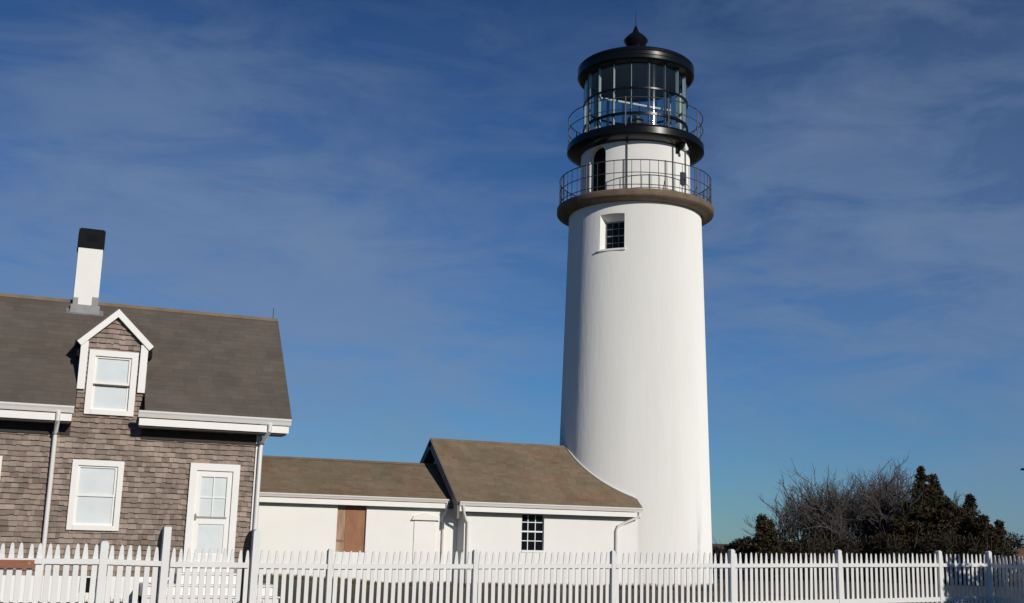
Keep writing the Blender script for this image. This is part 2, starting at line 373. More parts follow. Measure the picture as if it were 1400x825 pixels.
# windows
def sash_window(x0, x1, z0, z1, y, cw=.115, parent=house):
    f = MB()
    f.box(x0, x0+cw, y-.035, y+.05, z0, z1); f.box(x1-cw, x1, y-.035, y+.05, z0, z1)
    f.box(x0+cw, x1-cw, y-.035, y+.05, z1-cw, z1); f.box(x0+cw, x1-cw, y-.055, y+.05, z0, z0+.10)
    wn = part('window', f, WHITE, parent)
    a, b_, c, d = x0+cw, x1-cw, z0+.10, z1-cw; mid = (c+d)/2
    s = MB(); t = .05
    for (c0, c1, yo) in ((c, mid+.02, .035), (mid-.02, d, .015)):
        s.box(a, a+t, y+yo, y+yo+.03, c0, c1); s.box(b_-t, b_, y+yo, y+yo+.03, c0, c1)
        s.box(a+t, b_-t, y+yo, y+yo+.03, c0, c0+t*.9); s.box(a+t, b_-t, y+yo, y+yo+.03, c1-t*.8, c1)
    part('sash', s, WHITE, wn)
    part('pane', MB().box(a, b_, y+.054, y+.058, c, d), BLIND, wn)
    return wn
sash_window(.81, 1.83, 1.53, 2.96, HY-.0)
sash_window(-1.55, -.53, 1.53, 2.96, HY-.0)
dwin = sash_window(.93, 1.92, 3.91, 5.27, HY-.0, .125)
# door with glazed storm sash
f = MB(); x0, x1, z0, z1, cw = 3.18, 4.23, .62, 3.0, .14
f.box(x0, x0+cw, HY-.05, HY+.05, z0, z1); f.box(x1-cw, x1, HY-.05, HY+.05, z0, z1); f.box(x0+cw, x1-cw, HY-.05, HY+.05, z1-.15, z1)
door = part('door', f, WHITE, house)
s = MB(); a, b_ = x0+cw, x1-cw
s.box(a, a+.11, HY+.0, HY+.045, z0, z1-.15); s.box(b_-.11, b_, HY+.0, HY+.045, z0, z1-.15); s.box(a+.11, b_-.11, HY+.0, HY+.045, 2.72, 2.85)
s.box(a+.11, b_-.11, HY-.005, HY+.045, 1.72, 1.84); s.box(a+.11, b_-.11, HY+.0, HY+.045, z0, 1.10); s.box(a+.11, b_-.11, HY+.03, HY+.045, 1.10, 1.72)
s.box((a+b_)/2-.012, (a+b_)/2+.012, HY+.017, HY+.043, 1.84, 2.72); s.box(a+.11, b_-.11, HY+.02, HY+.045, 2.27, 2.295)
part('door_leaf', s, WHITE, door)
part('pane', MB().box(a+.11, b_-.11, HY+.046, HY+.05, 1.84, 2.72), BLIND, door)
part('pane', MB().box(a+.13, b_-.13, HY+.024, HY+.028, 1.12, 1.70), BLIND, door)
part('door_closer', MB().box(a+.06, b_-.08, HY-.03, HY-.008, 1.845, 1.88), GREYS, door)
part('handle', MB().box(a+.03, a+.06, HY-.04, HY-.0, 1.80, 1.93), LEAD, door)
# dormer
mb = MB(); pk = (1.435, 6.17)
for sgn, ex in ((-1, .66), (1, 2.21)):
    ez = 5.42; dx, dzv = ex-pk[0], ez-pk[1]; ln = math.hypot(dx, dzv); nx_, nz_ = (dzv/ln*sgn*-1*-1, -dx/ln*sgn*-1*-1)
    px, pz = -dzv/ln*(1 if dx < 0 else -1), dx/ln*(1 if dx < 0 else -1)     # inward normal, pointing down
    if pz > 0: px, pz = -px, -pz
    t = .125
    mb.prism([pk, (ex, ez), (ex+px*t, ez+pz*t), (pk[0], pk[1]+t*-1.38)], 'y', HY-.10, HY-.02)
dormer = part('dormer', mb, WHITE, house)
part('corner_board', MB().box(.745, .895, HY-.06, HY+.05, 4.42, 5.44), WHITE, dormer); part('corner_board', MB().box(1.955, 2.105, HY-.06, HY+.05, 4.42, 5.44), WHITE, dormer)
mb = MB()
for ex in (.655, 2.215):
    d = Vector((pk[0]-ex, 0, pk[1]+.02-5.42-.02)).normalized(); ln = math.hypot(pk[0]-ex, pk[1]-5.42)
    nrm = Vector((0, 1, 0)).cross(d);  nrm = nrm if nrm.z > 0 else -nrm
    mb.fbox((ex, 0, 5.42), d, (0, 1, 0), nrm, 0, ln, HY-.09, 27.55, .002, .035)
part('dormer_roof', mb, ROOF, dormer)
part('eave_return', MB().box(.68, .74, HY+.02, HY+.5, 5.12, 5.26), BLACKM, dormer); part('eave_return', MB().box(2.12, 2.20, HY+.02, HY+.5, 5.18, 5.34), BLACKM, dormer)
# chimney
CX, CY = .80, RY
mb = MB(); mb.box(CX-.265, CX+.265, CY-.27, CY+.27, 6.2, 7.86)
ch = part('chimney', mb, LIME, roof)
mb = MB(); mb.box(CX-.285, CX+.285, CY-.29, CY+.29, 7.82, 8.25); mb.box(CX-.26, CX+.26, CY-.265, CY+.265, 8.25, 8.28)
part('chimney_cap', mb, BLACKM, ch)
part('flue_opening', MB().box(CX-.10, CX+.14, CY-.294, CY-.291, 7.98, 8.13), PANED, ch)
mb = MB(); mb.box(CX-.31, CX+.31, CY-.315, CY+.315, 6.30, 6.50); mb.box(CX-.27, CX-.16, CY-.276, CY+.27, 6.50, 6.66); mb.box(CX+.13, CX+.27, CY-.276, CY+.27, 6.50, 6.70)
mb.fbox((CX, EY, EZ), (1, 0, 0), rv, rn, -.40, .40, SL-.50, SL-.30, .010, .018)
part('chimney_flashing', mb, LEAD, ch)
part('lightning_rod', MB().tube([(RX1-.12, RY, RZ), (RX1-.12, RY, RZ+.28)], .008, 5), IRON, roof)
# rear wing joining the white passage (mostly hidden)
mb = MB(); mb.box(-4.4, 2.6, 29.8, 37.2, 0, 3.6); mb.prism([(-4.4, 3.6), (2.6, 3.6), (-.9, 5.6)], 'y', 29.8, 37.2); part('rear_wing', mb, CEDAR, house)
mb = MB()
for sx in (-1, 1):
    d = Vector((-sx*3.7, 0, 2.11)).normalized(); n_ = Vector((sx*2.11, 0, 3.7)).normalized()
    mb.fbox((-.9+sx*3.7, 0, 3.52), d, (0, 1, 0), n_, 0, 4.27, 29.0, 37.4, .02, .1)
part('rear_roof', mb, ROOF, house)
# steps in front of the door
st = thing('door_steps', 'white wooden steps leading up to the house door behind the gate', 'steps', (3.7, HY-.7, .1))
mb = MB(); tr = MB()
for i, (x0, x1, y0, z) in enumerate(((3.05, 4.35, HY-.62, .72), (2.35, 5.0, HY-.95, .50), (2.35, 5.0, HY-1.28, .29))):
    mb.box(x0, x1, y0+.05, HY-.03-i*.003, .05, z-.03); tr.box(x0-.03, x1+.03, y0, HY-.035-i*.003, z-.03, z)
part('riser', mb, WHITE, st); part('tread', tr, WHITE, st)

# ------------------------------------------------------------------ passage between house and tower
LY = 34.5
passage = thing('passage_building', 'long low white brick passage with a boarded window between house and tower', 'building', (7, LY, 0))
bw = (8.55, 9.44, 1.06, 2.46)
mb = MB(); wall_holes(mb, 2.6, 12.4, -.1, 2.60, LY, .3, [bw]); mb.box(2.6, 12.4, LY+.31, 38.2, -.1, 2.55)
part('wall', mb, LIME, passage)
b1 = MB().box(bw[0], bw[0]+.27, LY+.10, LY+.14, bw[2], bw[3]); bo = part('window_board', b1, BOARDP, passage)
mb = MB(); mb.box(bw[0]+.275, bw[1]-.015, LY+.09, LY+.13, bw[2], bw[3]-.03); mb.box(bw[0]+.02, bw[0]+.3, LY+.085, LY+.099, 1.36, 1.42)
part('window_board', mb, BOARD, passage)
mb = MB(); leY, leZ, lrY, lrZ = LY-.28, 2.69, 36.4, 3.86; la = math.atan2(lrZ-leZ, lrY-leY); lS = math.hypot(lrZ-leZ, lrY-leY)
lv = Vector((0, math.cos(la), math.sin(la))); ln_ = Vector((0, -math.sin(la), math.cos(la)))
lv2 = Vector((0, -math.cos(la), math.sin(la))); ln2 = Vector((0, math.sin(la), math.cos(la)))
mb.fbox((0, leY, leZ), (1, 0, 0), lv, ln_, 2.6, 12.6, 0, lS, -.09, 0); mb.fbox((0, 2*lrY-leY, leZ), (1, 0, 0), lv2, ln2, 2.6, 12.6, 0, lS, -.09, 0)
shingle_rows(mb, (0, leY, leZ), (1, 0, 0), lv, ln_, 2.6, 12.5, 0, lS, .14, (.28, .36), lip=.006, top=.002, jit=.002, gap=.006)
lr = part('roof', mb, ROOF2, passage)
part('ridge_cap', MB().prism([(lrY-.12, lrZ-.045), (lrY, lrZ+.03), (lrY+.12, lrZ-.045), (lrY, lrZ)], 'x', 2.6, 12.4), RIDGE, lr)
lg = gutter(passage, 2.6, 11.93, leY, 2.70, h=.11)
part('soffit', MB().box(2.6, 12.3, leY+.05, LY-.002, 2.43, 2.47), EAVEDARK, passage)
downspout(lg, [(11.86, leY-.05, 2.6), (11.86, leY-.03, 2.4), (11.84, LY-.06, 2.15), (11.84, LY-.06, .1)], .035)
# side door with a pediment hood
mb = MB(); mb.box(10.93, 11.62, LY-.04, LY+.02, .15, 2.02); dr = part('side_door', mb, WHITE, passage)
mb = MB(); mb.prism([(10.82, 2.06), (11.72, 2.06), (11.66, 2.16), (11.27, 2.27), (10.88, 2.16)], 'y', LY-.13, LY+.01); part('door_hood', mb, WHITE, dr)

# ------------------------------------------------------------------ entry building at the tower foot
NY = 33.9
entry = thing('entry_building', 'small white gabled building with mossy brown roof built against the lighthouse tower', 'building', (15, NY, 0))
ew = (14.22, 14.97, 1.24, 2.37)
neY, neZ, nrY, nrZ = NY-.33, 2.62, 36.4, 4.69; na = math.atan2(nrZ-neZ, nrY-neY); nS = math.hypot(nrZ-neZ, nrY-neY)
mb = MB(); wall_holes(mb, 12.33, 18.25, -.1, 2.45, NY, .25, [ew])
mb.add([(12.33, NY, -.1), (12.33, 38.9, -.1), (12.33, 38.9, 2.5), (12.33, 36.4, 4.55), (12.33, NY, 2.5)], [(0,1,2,3,4)])
mb.add([(12.33, 38.9, -.1), (18.25, 38.9, -.1), (18.25, 38.9, 2.5), (12.33, 38.9, 2.5)], [(3,2,1,0)])
part('wall', mb, LIME, entry)
wn = part('window', MB().box(ew[0]-.0, ew[1]+.0, NY-.03, NY+.02, ew[2]-.07, ew[2]-.003), WHITE, entry)
mb = MB(); a, b_, c, d = ew; yy = NY+.13
for i in range(1, 3): mb.box(a+(b_-a)*i/3-.011, a+(b_-a)*i/3+.011, yy-.02, yy, c, d)
for i in range(1, 4): mb.box(a, b_, yy-.025-(.02 if i == 2 else 0), yy-.003, c+(d-c)*i/4-(.022 if i == 2 else .012), c+(d-c)*i/4+(.022 if i == 2 else .012))
part('muntin', mb, FIN, wn); part('pane', MB().box(a, b_, yy+.002, yy+.01, c, d), PANED, wn)
nv = Vector((0, math.cos(na), math.sin(na))); nn = Vector((0, -math.sin(na), math.cos(na))); nv2 = Vector((0, -math.cos(na), math.sin(na))); nn2 = Vector((0, math.sin(na), math.cos(na)))
NX0, NX1 = 11.98, 18.28
mb = MB(); mb.fbox((0, neY, neZ), (1, 0, 0), nv, nn, NX0+.02, NX1, 0, nS, -.09, 0); mb.fbox((0, 2*nrY-neY, neZ), (1, 0, 0), nv2, nn2, NX0+.02, NX1, 0, nS, -.09, 0)
shingle_rows(mb, (0, neY, neZ), (1, 0, 0), nv, nn, NX0, NX1, 0, nS, .14, (.28, .36), lip=.006, top=.002, jit=.002, gap=.006)
er = part('roof', mb, ROOF2, entry)
part('ridge_cap', MB().prism([(nrY-.10, nrZ-.06), (nrY, nrZ+.03), (nrY+.10, nrZ-.06), (nrY, nrZ)], 'x', NX0, 17.0), RIDGE, er)
mb = MB(); mb.fbox((NX0, neY, neZ), (1, 0, 0), nv, nn, -.025, .0, -.05, nS, -.24, -.0); mb.fbox((NX0, 2*nrY-neY, neZ), (1, 0, 0), nv2, nn2, -.025, .0, -.05, nS, -.24, -.0)
mb.box(NX0-.02, NX0+.06, neY-.02, neY+.30, 2.12, 2.52)
part('rake_board', mb, RAKE, entry)
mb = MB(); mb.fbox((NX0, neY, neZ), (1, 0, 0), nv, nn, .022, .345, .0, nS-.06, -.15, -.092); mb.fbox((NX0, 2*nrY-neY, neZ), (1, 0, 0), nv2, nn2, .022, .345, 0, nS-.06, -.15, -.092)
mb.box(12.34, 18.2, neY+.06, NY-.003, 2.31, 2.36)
part('soffit', mb, EAVEDARK, entry)
eg = gutter(entry, 12.02, 18.22, neY, 2.635, h=.125)
downspout(eg, [(12.15, neY-.05, 2.5), (12.17, neY-.03, 2.34), (12.33, NY-.1, 2.13), (12.42, NY-.07, 2.02), (12.43, NY-.07, .12)], .042)
downspout(eg, [(18.12, neY-.05, 2.5), (18.10, neY-.03, 2.36), (17.72, NY-.14, 2.16), (17.52, NY-.10, 2.05), (17.46, NY-.08, 1.92), (17.46, NY-.08, .12)], .042)

# ------------------------------------------------------------------ lighthouse
TX, TY = 19.42, 36.38
lh = thing('lighthouse', 'tall white round lighthouse tower with black lantern room', 'lighthouse', (TX, TY, 0))
ucam = Vector((-TX, -TY, 0)).normalized()                       # towards where the window looks, roughly
def polar(deg, r, z):                                           # deg measured from ucam, positive to the right of the photo
    a = math.atan2(ucam.y, ucam.x)+R(deg); return Vector((TX+r*math.cos(a), TY+r*math.sin(a), z))
def pframe(deg):
    a = math.atan2(ucam.y, ucam.x)+R(deg); n = Vector((math.cos(a), math.sin(a), 0)); return n, Vector((-math.sin(a), math.cos(a), 0))
def tr_(z): return 2.705+(2.385-2.705)*(z/13.0)
mb = MB(); prof = [(tr_(z), z) for z in (-.2, 1, 2, 3, 4.5, 6, 7.5, 9, 10, 10.8, 11.6, 12.3, 12.8, 13.2)]
mb.lathe([(1.4, -.2)]+prof+[(1.4, 13.2)], TX, TY, 128, closed=True)
tower = part('tower', mb, TOWERW, lh)
WD = -19
n, t = pframe(WD); WZ0, WZ1 = 11.36, 12.62
cut = MB(); bo_ = Vector((TX, TY, 0))
# splayed recess: narrow inside, wide outside
def splay(r0, r1, h0, h1, z00, z01, z10, z11):
    p = []
    for r, h, za, zb in ((r0, h0, z00, z01), (r1, h1, z10, z11)):
        p += [bo_+n*r+t*-h+Vector((0, 0, za)), bo_+n*r+t*h+Vector((0, 0, za)), bo_+n*r+t*h+Vector((0, 0, zb)), bo_+n*r-t*h+Vector((0, 0, zb))]
    return p
P = splay(1.99, 2.75, .37, .52, 11.40, 12.42, 11.36, 12.80)
cut.add([v-bo_ for v in P], [(0,1,2,3), (7,6,5,4), (0,4,5,1), (1,5,6,2), (2,6,7,3), (3,7,4,0)])
lathe_loc = tower.parent; tower.parent = None; tower.location = (0, 0, 0)
boolcut(tower, cut)
tower.parent = lh
mb = MB(); mb.fbox(bo_, t, (0, 0, 1), n, -.39, .39, 11.38, 12.44, 1.97, 2.0); tw = part('window', mb, PANED, lh)
mb = MB()
for a0, a1, c0, c1 in ((-.37, -.33, 11.40, 12.42), (.33, .37, 11.40, 12.42), (-.33, .33, 11.40, 11.44), (-.33, .33, 12.38, 12.42), (-.33, .33, 11.89, 11.93), (-.115, -.10, 11.44, 12.38), (.105, .12, 11.44, 12.38), (-.33, .33, 11.655, 11.67), (-.33, .33, 12.155, 12.17)):
    mb.fbox(bo_, t, (0, 0, 1), n, a0, a1, c0, c1, 2.003, 2.025)
part('muntin', mb, LEAD, tw)
mb = MB(); mb.fbox(bo_, t, (0, 0, 1), n, -.50, .50, 11.30, 11.352, 2.2, 2.455); part('sill', mb, TOWERW, tw)
# lower gallery
mb = MB(); mb.lathe([(2.2, 13.02), (2.55, 13.04), (2.80, 13.12), (2.83, 13.16), (2.83, 13.34), (2.78, 13.37), (1.6, 13.40)], TX, TY, 128)
deck1 = part('lower_gallery', mb, BROWNST, lh)
def ring(mb, r, z, tr, seg=96, sseg=6):
    mb.lathe([(r+tr*math.cos(a), z+tr*math.sin(a)) for a in [2*math.pi*k/sseg for k in range(sseg)]], TX, TY, seg, closed=True)
def railing(name, r, z0, rails, nbal, nposts, parent, zt, m, rb=.011):
    mb = MB()
    for z in rails: ring(mb, r, z, .018 if z == max(rails) else .014)
    rl = part(name, mb, m, parent)
    mb = MB()
    for k in range(nbal):
        p = polar(360*k/nbal+4, r, 0); part('baluster', MB().tube([(p.x, p.y, z0), (p.x, p.y, zt)], rb, 5), m, rl)
    for k in range(nposts):
        p = polar(360*k/nposts-8, r, 0); q = polar(360*k/nposts-8, r-.22, 0)
        mb = MB().tube([(p.x, p.y, z0-.06), (p.x, p.y, zt+.03)], .024, 6); mb.tube([(p.x, p.y, z0+.42), (q.x, q.y, z0)], .014, 5)
        part('railing_post', mb, m, rl)
    return rl
railing('lower_railing', 2.74, 13.37, (14.40, 13.95, 13.52), 56, 12, lh, 14.40, RAILM)
# watch room
mb = MB(); mb.lathe([(1.70, 13.35), (2.03, 13.35), (2.03, 13.55), (1.99, 13.57), (1.98, 15.44), (1.70, 15.44)], TX, TY, 128, closed=True)
watch = part('watch_room', mb, LIME, lh)
n, t = pframe(-43); cut = MB()
arch = [(-.40, 13.2), (.40, 13.2), (.40, 15.0)]+[(.40*math.cos(a), 15.0+.33*math.sin(a)) for a in [math.pi*k/10 for k in range(1, 10)]]+[(-.40, 15.0)]
k = len(arch); vs = [n*1.4+t*a+Vector((0, 0, z)) for a, z in arch]+[n*2.3+t*a+Vector((0, 0, z)) for a, z in arch]
cut.add(vs, [list(range(k)), list(range(k, 2*k))[::-1]]+[(i, k+i, k+(i+1) % k, (i+1) % k) for i in range(k)])
watch.parent = None; boolcut(watch, cut); watch.parent = lh
k = len(arch); mb = MB(); vs = [bo_+n*1.735+t*a*1.1+Vector((0, 0, z)) for a, z in arch]+[bo_+n*1.70+t*a*1.1+Vector((0, 0, z)) for a, z in arch]
mb.add(vs, [list(range(k)), list(range(k, 2*k))[::-1]]+[(i, k+i, k+(i+1) % k, (i+1) % k) for i in range(k)])
part('arched_door', mb, BLACKM, watch)
for dg in (-8, 41, 62):
    p0, p1 = polar(dg, 2.02, 13.5), polar(dg, 2.02, 15.42)
    part('conduit', MB().tube([p0, p1], .022, 6), RAILM, watch)
mb = MB(); n, t = pframe(56); mb.fbox(bo_, t, (0, 0, 1), n, -.12, .12, 14.0, 14.42, 1.97, 2.1); part('junction_box', mb, RAILM, watch)
# upper gallery
mb = MB(); mb.lathe([(1.9, 15.34), (2.2, 15.36), (2.42, 15.42), (2.50, 15.48), (2.50, 15.70), (2.44, 15.74), (2.42, 15.80), (1.5, 15.83)], TX, TY, 128)
part('upper_gallery', mb, BLACK, lh)
for dg in range(-170, 190, 30):
    n, t = pframe(dg+7); mb = MB(); o_ = bo_
    pts = [(1.98, 15.35), (2.38, 15.40), (2.34, 15.33), (2.04, 15.08), (1.98, 15.05)]
    kk = len(pts); vs = [o_+n*r+t*-.05+Vector((0, 0, z)) for r, z in pts]+[o_+n*r+t*.05+Vector((0, 0, z)) for r, z in pts]
    if 25 < dg+7 < 70: mb.add(vs, [list(range(kk)), list(range(kk, 2*kk))[::-1]]+[(i, kk+i, kk+(i+1) % kk, (i+1) % kk) for i in range(kk)]); part('gallery_bracket', mb, BLACK, lh)
p = polar(50, 2.32, 15.22); mb = MB(); mb.lathe([(.0, 15.12), (.07, 15.13), (.09, 15.20), (.05, 15.28), (.02, 15.38)], p.x, p.y, 16)
part('lamp_fixture', mb, FIN, lh)
railing('upper_railing', 2.46, 15.80, (16.78, 16.34), 0, 10, lh, 16.78, RAILM, .009)
# lantern room
mb = MB(); mb.lathe([(1.80, 15.8), (1.99, 15.8), (1.99, 15.98), (1.93, 16.02), (1.80, 16.02)], TX, TY, 96, closed=True)
lan = part('lantern', mb, BLACK, lh)
mb = MB(); mb.lathe([(1.895, 16.02), (1.895, 18.42)], TX, TY, 72); part('lantern_glass', mb, GLASS, lan)
mb = MB()
for z, h in ((16.40, .05), (17.35, .03)):
    mb.lathe([(1.86, z-h), (1.93, z-h), (1.93, z+h), (1.86, z+h)], TX, TY, 96, closed=True)
part('glazing_rail', mb, BLACK, lan)
for k in range(18):
    n, t = pframe(-5+20*k); mb = MB(); mb.fbox(bo_, t, (0, 0, 1), n, -.022, .022, 16.02, 18.40, 1.77, 1.885); gb = part('glazing_bar', mb, BARP, lan)
    mb = MB(); mb.fbox(bo_, t, (0, 0, 1), n, -.013, .013, 16.02, 18.40, 1.900, 1.912); part('outer_strip', mb, BLACK, gb)
mb = MB(); mb.lathe([(0, 18.30), (1.70, 18.30), (1.70, 18.36), (0, 18.36)], TX, TY, 48); part('ceiling', mb, mat('lantern_ceiling_paint', (.22, .24, .25), .6), lan)
mb = MB(); mb.lathe([(0, 16.03), (.32, 16.03), (.32, 16.2), (.16, 16.25), (.13, 16.5), (.22, 16.52), (.30, 16.6), (.30, 16.88), (.22, 16.95), (0, 16.97)], TX, TY, 24); part('beacon', mb, RAILM, lan)
mb = MB(); mb.tube([(TX-1.45, TY-.05, 17.42), (TX+1.45, TY-.05, 17.42)], .045, 8); part('crossbar', mb, WHITE, lan)
mb = MB(); mb.lathe([(1.80, 18.34), (2.08, 18.34), (2.15, 18.40), (2.16, 18.50), (2.14, 18.54), (2.14, 18.66), (2.16, 18.70), (2.15, 18.76), (2.07, 18.84), (1.6, 19.06), (1.0, 19.32), (.55, 19.50), (.34, 19.60), (.30, 19.66), (.34, 19.72), (.43, 19.86), (.46, 19.94), (.40, 20.04), (.26, 20.18), (.13, 20.28), (.085, 20.40), (.05, 20.52), (.0, 20.56)], TX, TY, 96)
lroof = part('lantern_roof', mb, BLACK, lh, split=25)
part('lightning_rod', MB().tube([(TX, TY, 20.5), (TX, TY, 21.15)], .022, 6, r1=.008), BLACK, lroof)
# white flashing where the entry roof meets the tower
pts = []
yv = neY-.02
while yv < nrY:
    z = neZ+(yv-neY)*math.tan(na)+.035; rr = tr_(z)+.015; q = rr*rr-(yv-TY)**2
    if q > 0 and TX-math.sqrt(q) < NX1-.03: pts.append((TX-math.sqrt(q), yv, z))
    yv += .08
if pts: part('wall_flashing', MB().tube(pts, .028, 6), WHITE, er)

# ------------------------------------------------------------------ picket fences and gate
FA = Vector((.07, 18.6, 0)); FD = Vector((17.19, 2.5, 0)).normalized(); FN = Vector((FD.y, -FD.x, 0))   # FN points to the camera side
def lerp(tab, s):
    if s <= tab[0][0]: return tab[0][1]
    for (a, b_), (c, d) in zip(tab, tab[1:]):
        if s <= c: return b_+(d-b_)*(s-a)/(c-a)
    return tab[-1][1]
TOPS = [(-5, 1.33), (1.5, 1.35), (2.1, 1.325), (4.3, 1.31), (7.4, 1.345), (11.4, 1.395), (17.4, 1.475), (21.1, 1.515)]
def fp(s, n=0, z=0): return FA+FD*s+FN*n+Vector((0, 0, z))
def picket(mb, o, d, nrm, zb, zt, wd=.072, th=.014):
    h = wd/2*random.uniform(.94, 1.06); zt += random.uniform(-.012, .012); tl = random.gauss(0, .007)
    pl = [(-h, zb), (h, zb), (h, zt-.20), (h*.60, zt-.045), (h*.38, zt-.012), (0, zt), (-h*.38, zt-.012), (-h*.60, zt-.045), (-h, zt-.20)]
    k = len(pl); vs = [o+d*(a+tl*(z-zb))+nrm*0+Vector((0, 0, z)) for a, z in pl]+[o+d*(a+tl*(z-zb))+nrm*th+Vector((0, 0, z)) for a, z in pl]
    mb.add(vs, [list(range(k)), list(range(k, 2*k))[::-1]]+[(i, k+i, k+(i+1) % k, (i+1) % k) for i in range(k)])
def bay(parent, s0, s1, pitch, O=None, D=None, Nn=None, tops=None, kick=False):
    P_ = (lambda s, n=0, z=0: O+D*s+Nn*n+Vector((0, 0, z))) if O else fp
    D_ = D or FD; N_ = Nn or FN; tp = tops or (lambda s: lerp(TOPS, s))
    cnt = max(1, round((s1-s0-.10)/pitch)); mb = MB()
    for i in range(cnt):
        s = s0+.05+(s1-s0-.10)*(i+.5)/cnt; picket(mb, P_(s, -.021), D_, N_, tp(s)-1.22+random.uniform(-.01, .01), tp(s), .081 if parent is fl else .072)
    part('picket_panel', mb, FENCEW, parent)
    for off, h in ((-.25, .038), (-1.0, .05)):
        mb = MB(); a, b_ = P_(s0+.05, 0, tp(s0)+off), P_(s1-.05, 0, tp(s1)+off); up = Vector((0, 0, 1))
        vs = [a+up*-h, a+up*h, a+N_*.038+up*h, a+N_*.038-up*h, b_-up*h, b_+up*h, b_+N_*.038+up*h, b_+N_*.038-up*h]
        mb.add(vs, [(0,1,2,3), (7,6,5,4), (0,4,5,1), (1,5,6,2), (2,6,7,3), (3,7,4,0)]); part('rail', mb, FENCEW, parent)
def post(parent, s, top, P_=None, D_=None, N_=None, w=.105, rnd=False):
    P_ = P_ or fp; D_ = D_ or FD; N_ = N_ or FN; h = w/2; mb = MB()
    mb.fbox(P_(s), D_, N_, Vector((0, 0, 1)), -h, h, -h, h, -.1, top-.03)
    o = P_(s, 0, top-.03); q = [o+D_*a+N_*b_ for a, b_ in ((-h, -h), (h, -h), (h, h), (-h, h))]; q2 = [o+D_*a*.6+N_*b_*.6+Vector((0, 0, .03)) for a, b_ in ((-h, -h), (h, -h), (h, h), (-h, h))]
    mb.add(q+q2, [(0,1,5,4), (1,2,6,5), (2,3,7,6), (3,0,4,7), (4,5,6,7)])
    return part('fence_post', mb, FENCEW, parent)
PL = .128
fl = thing('picket_fence', 'white picket fence before the shingled house, carrying the russet sign', 'fence', fp(.5))
for s0, s1 in ((-4.8, -1.85), (-1.85, 1.08), (1.08, 1.985)): bay(fl, s0, s1, PL)
for s in (-4.8, -1.85, 1.08): post(fl, s, lerp(TOPS, s)+(.05 if s > 0 else -.0), w=.115)
fr = thing('picket_fence', 'long white picket fence right of the gate, passing the tower', 'fence', fp(10))
PR = [3.41, 4.67, 7.38, 10.33, 13.23, 16.19, 19.33, 21.04]
for s0, s1 in zip(PR, PR[1:]): bay(fr, s0, s1, .132 if s0 < 6 else (.137 if s0 < 14 else .143))
for s in PR[1:]: post(fr, s, lerp(TOPS, s)+(.03 if s < 11 else .07), w=.085 if s < 11 else .105)
cor = fp(21.04); RD = Vector((.0, -1, 0)); RN = Vector((-1, 0, 0)); cor = cor+Vector((.02, -.05, 0))
fb = thing('picket_fence', 'shaded return of the white picket fence coming forward from the far right corner', 'fence', (cor.x, cor.y-2, 0))
tps = lambda s: 1.50+.0*s
RP = lambda s, n=0, z=0: cor+RD*s+RN*n+Vector((0, 0, z))
for s0, s1 in ((.0, 2.9), (2.9, 5.8), (5.8, 8.7)): bay(fb, s0, s1, .115, O=cor, D=RD, Nn=RN, tops=tps)
for s in (2.9, 5.8, 8.7): post(fb, s, 1.56, RP, RD, RN)
# gate and its tall posts with dark wing boards
gate = thing('garden_gate', 'white picket gate between two tall gate posts, leading to the house door', 'gate', fp(2.7))
mb = MB()
for i in range(11):
    s = 2.05+(i+.5)*(3.345-2.05)/11; picket(mb, fp(s, -.021), FD, FN, .16, 1.315)
part('picket_panel', mb, FENCEW, gate)
for z in (1.07, .33):
    part('rail', MB().fbox(fp(0), FD, FN, Vector((0, 0, 1)), 2.07, 3.30, 0, .036, z-.04, z+.04), FENCEW, gate)
mb = MB(); mb.tube([fp(3.18, .05, .52), fp(3.20, .09, .50), fp(3.24, .10, .44), fp(3.24, .08, .30), fp(3.23, .06, .27)], .014, 6); part('latch', mb, IRON, gate)
for i, (s, lab) in enumerate(((1.99, 'tall white gate post with dark wing board, at the left side of the gate'), (3.40, 'tall white gate post with rounded dark wing board, at the right side of the gate'))):
    gp = thing('gate_post', lab, 'gate post', fp(s), group='gate posts')
    mb = MB(); h = .056
    arc = [(h*math.cos(a), 1.57+h*math.sin(a)*1.1) for a in [math.pi*k/8 for k in range(9)]]
    pl = [(-h, .0), (h, .0)]+arc if i else [(-h, .0), (h, .0), (h, 1.63), (-h, 1.63)]
    k = len(pl); vs = [fp(s, .05, z)+FD*a for a, z in pl]+[fp(s, -.05, z)+FD*a for a, z in pl]
    mb.add(vs, [list(range(k)), list(range(k, 2*k))[::-1]]+[(j, k+j, k+(j+1) % k, (j+1) % k) for j in range(k)]); part('post', mb, FENCEW, gp)
    mb = MB(); pl = [(.055, .05)]+[(.055+.85*tt, 1.30+.32*math.sqrt(max(0, 1-tt*tt))) for tt in (0, .2, .4, .55, .7, .82, .92, 1)]+[(.905, .05)]
    k = len(pl); o = fp(s-.02); vs = [o+Vector((0, b_, z))-FD*.02 for b_, z in pl]+[o+Vector((0, b_, z))+FD*.02 for b_, z in pl]
    mb.add(vs, [list(range(k)), list(range(k, 2*k))[::-1]]+[(j, k+j, k+(j+1) % k, (j+1) % k) for j in range(k)]); part('wing_board', mb, WINGD, gp)
# sign on the left fence
sg = thing('wooden_sign', 'narrow russet wooden sign board fixed to the left end of the picket fence', 'sign', fp(-.5, .05, 1.05))
mb = MB().fbox(fp(0), FD, FN, Vector((0, 0, 1)), -1.30, .12, .042, .067, .995, 1.11); part('board', mb, RUST, sg)
mb = MB()
part('bolt', MB().fbox(fp(0), FD, FN, Vector((0, 0, 1)), .03, .065, .068, .078, 1.045, 1.08), RUSTL, sg)

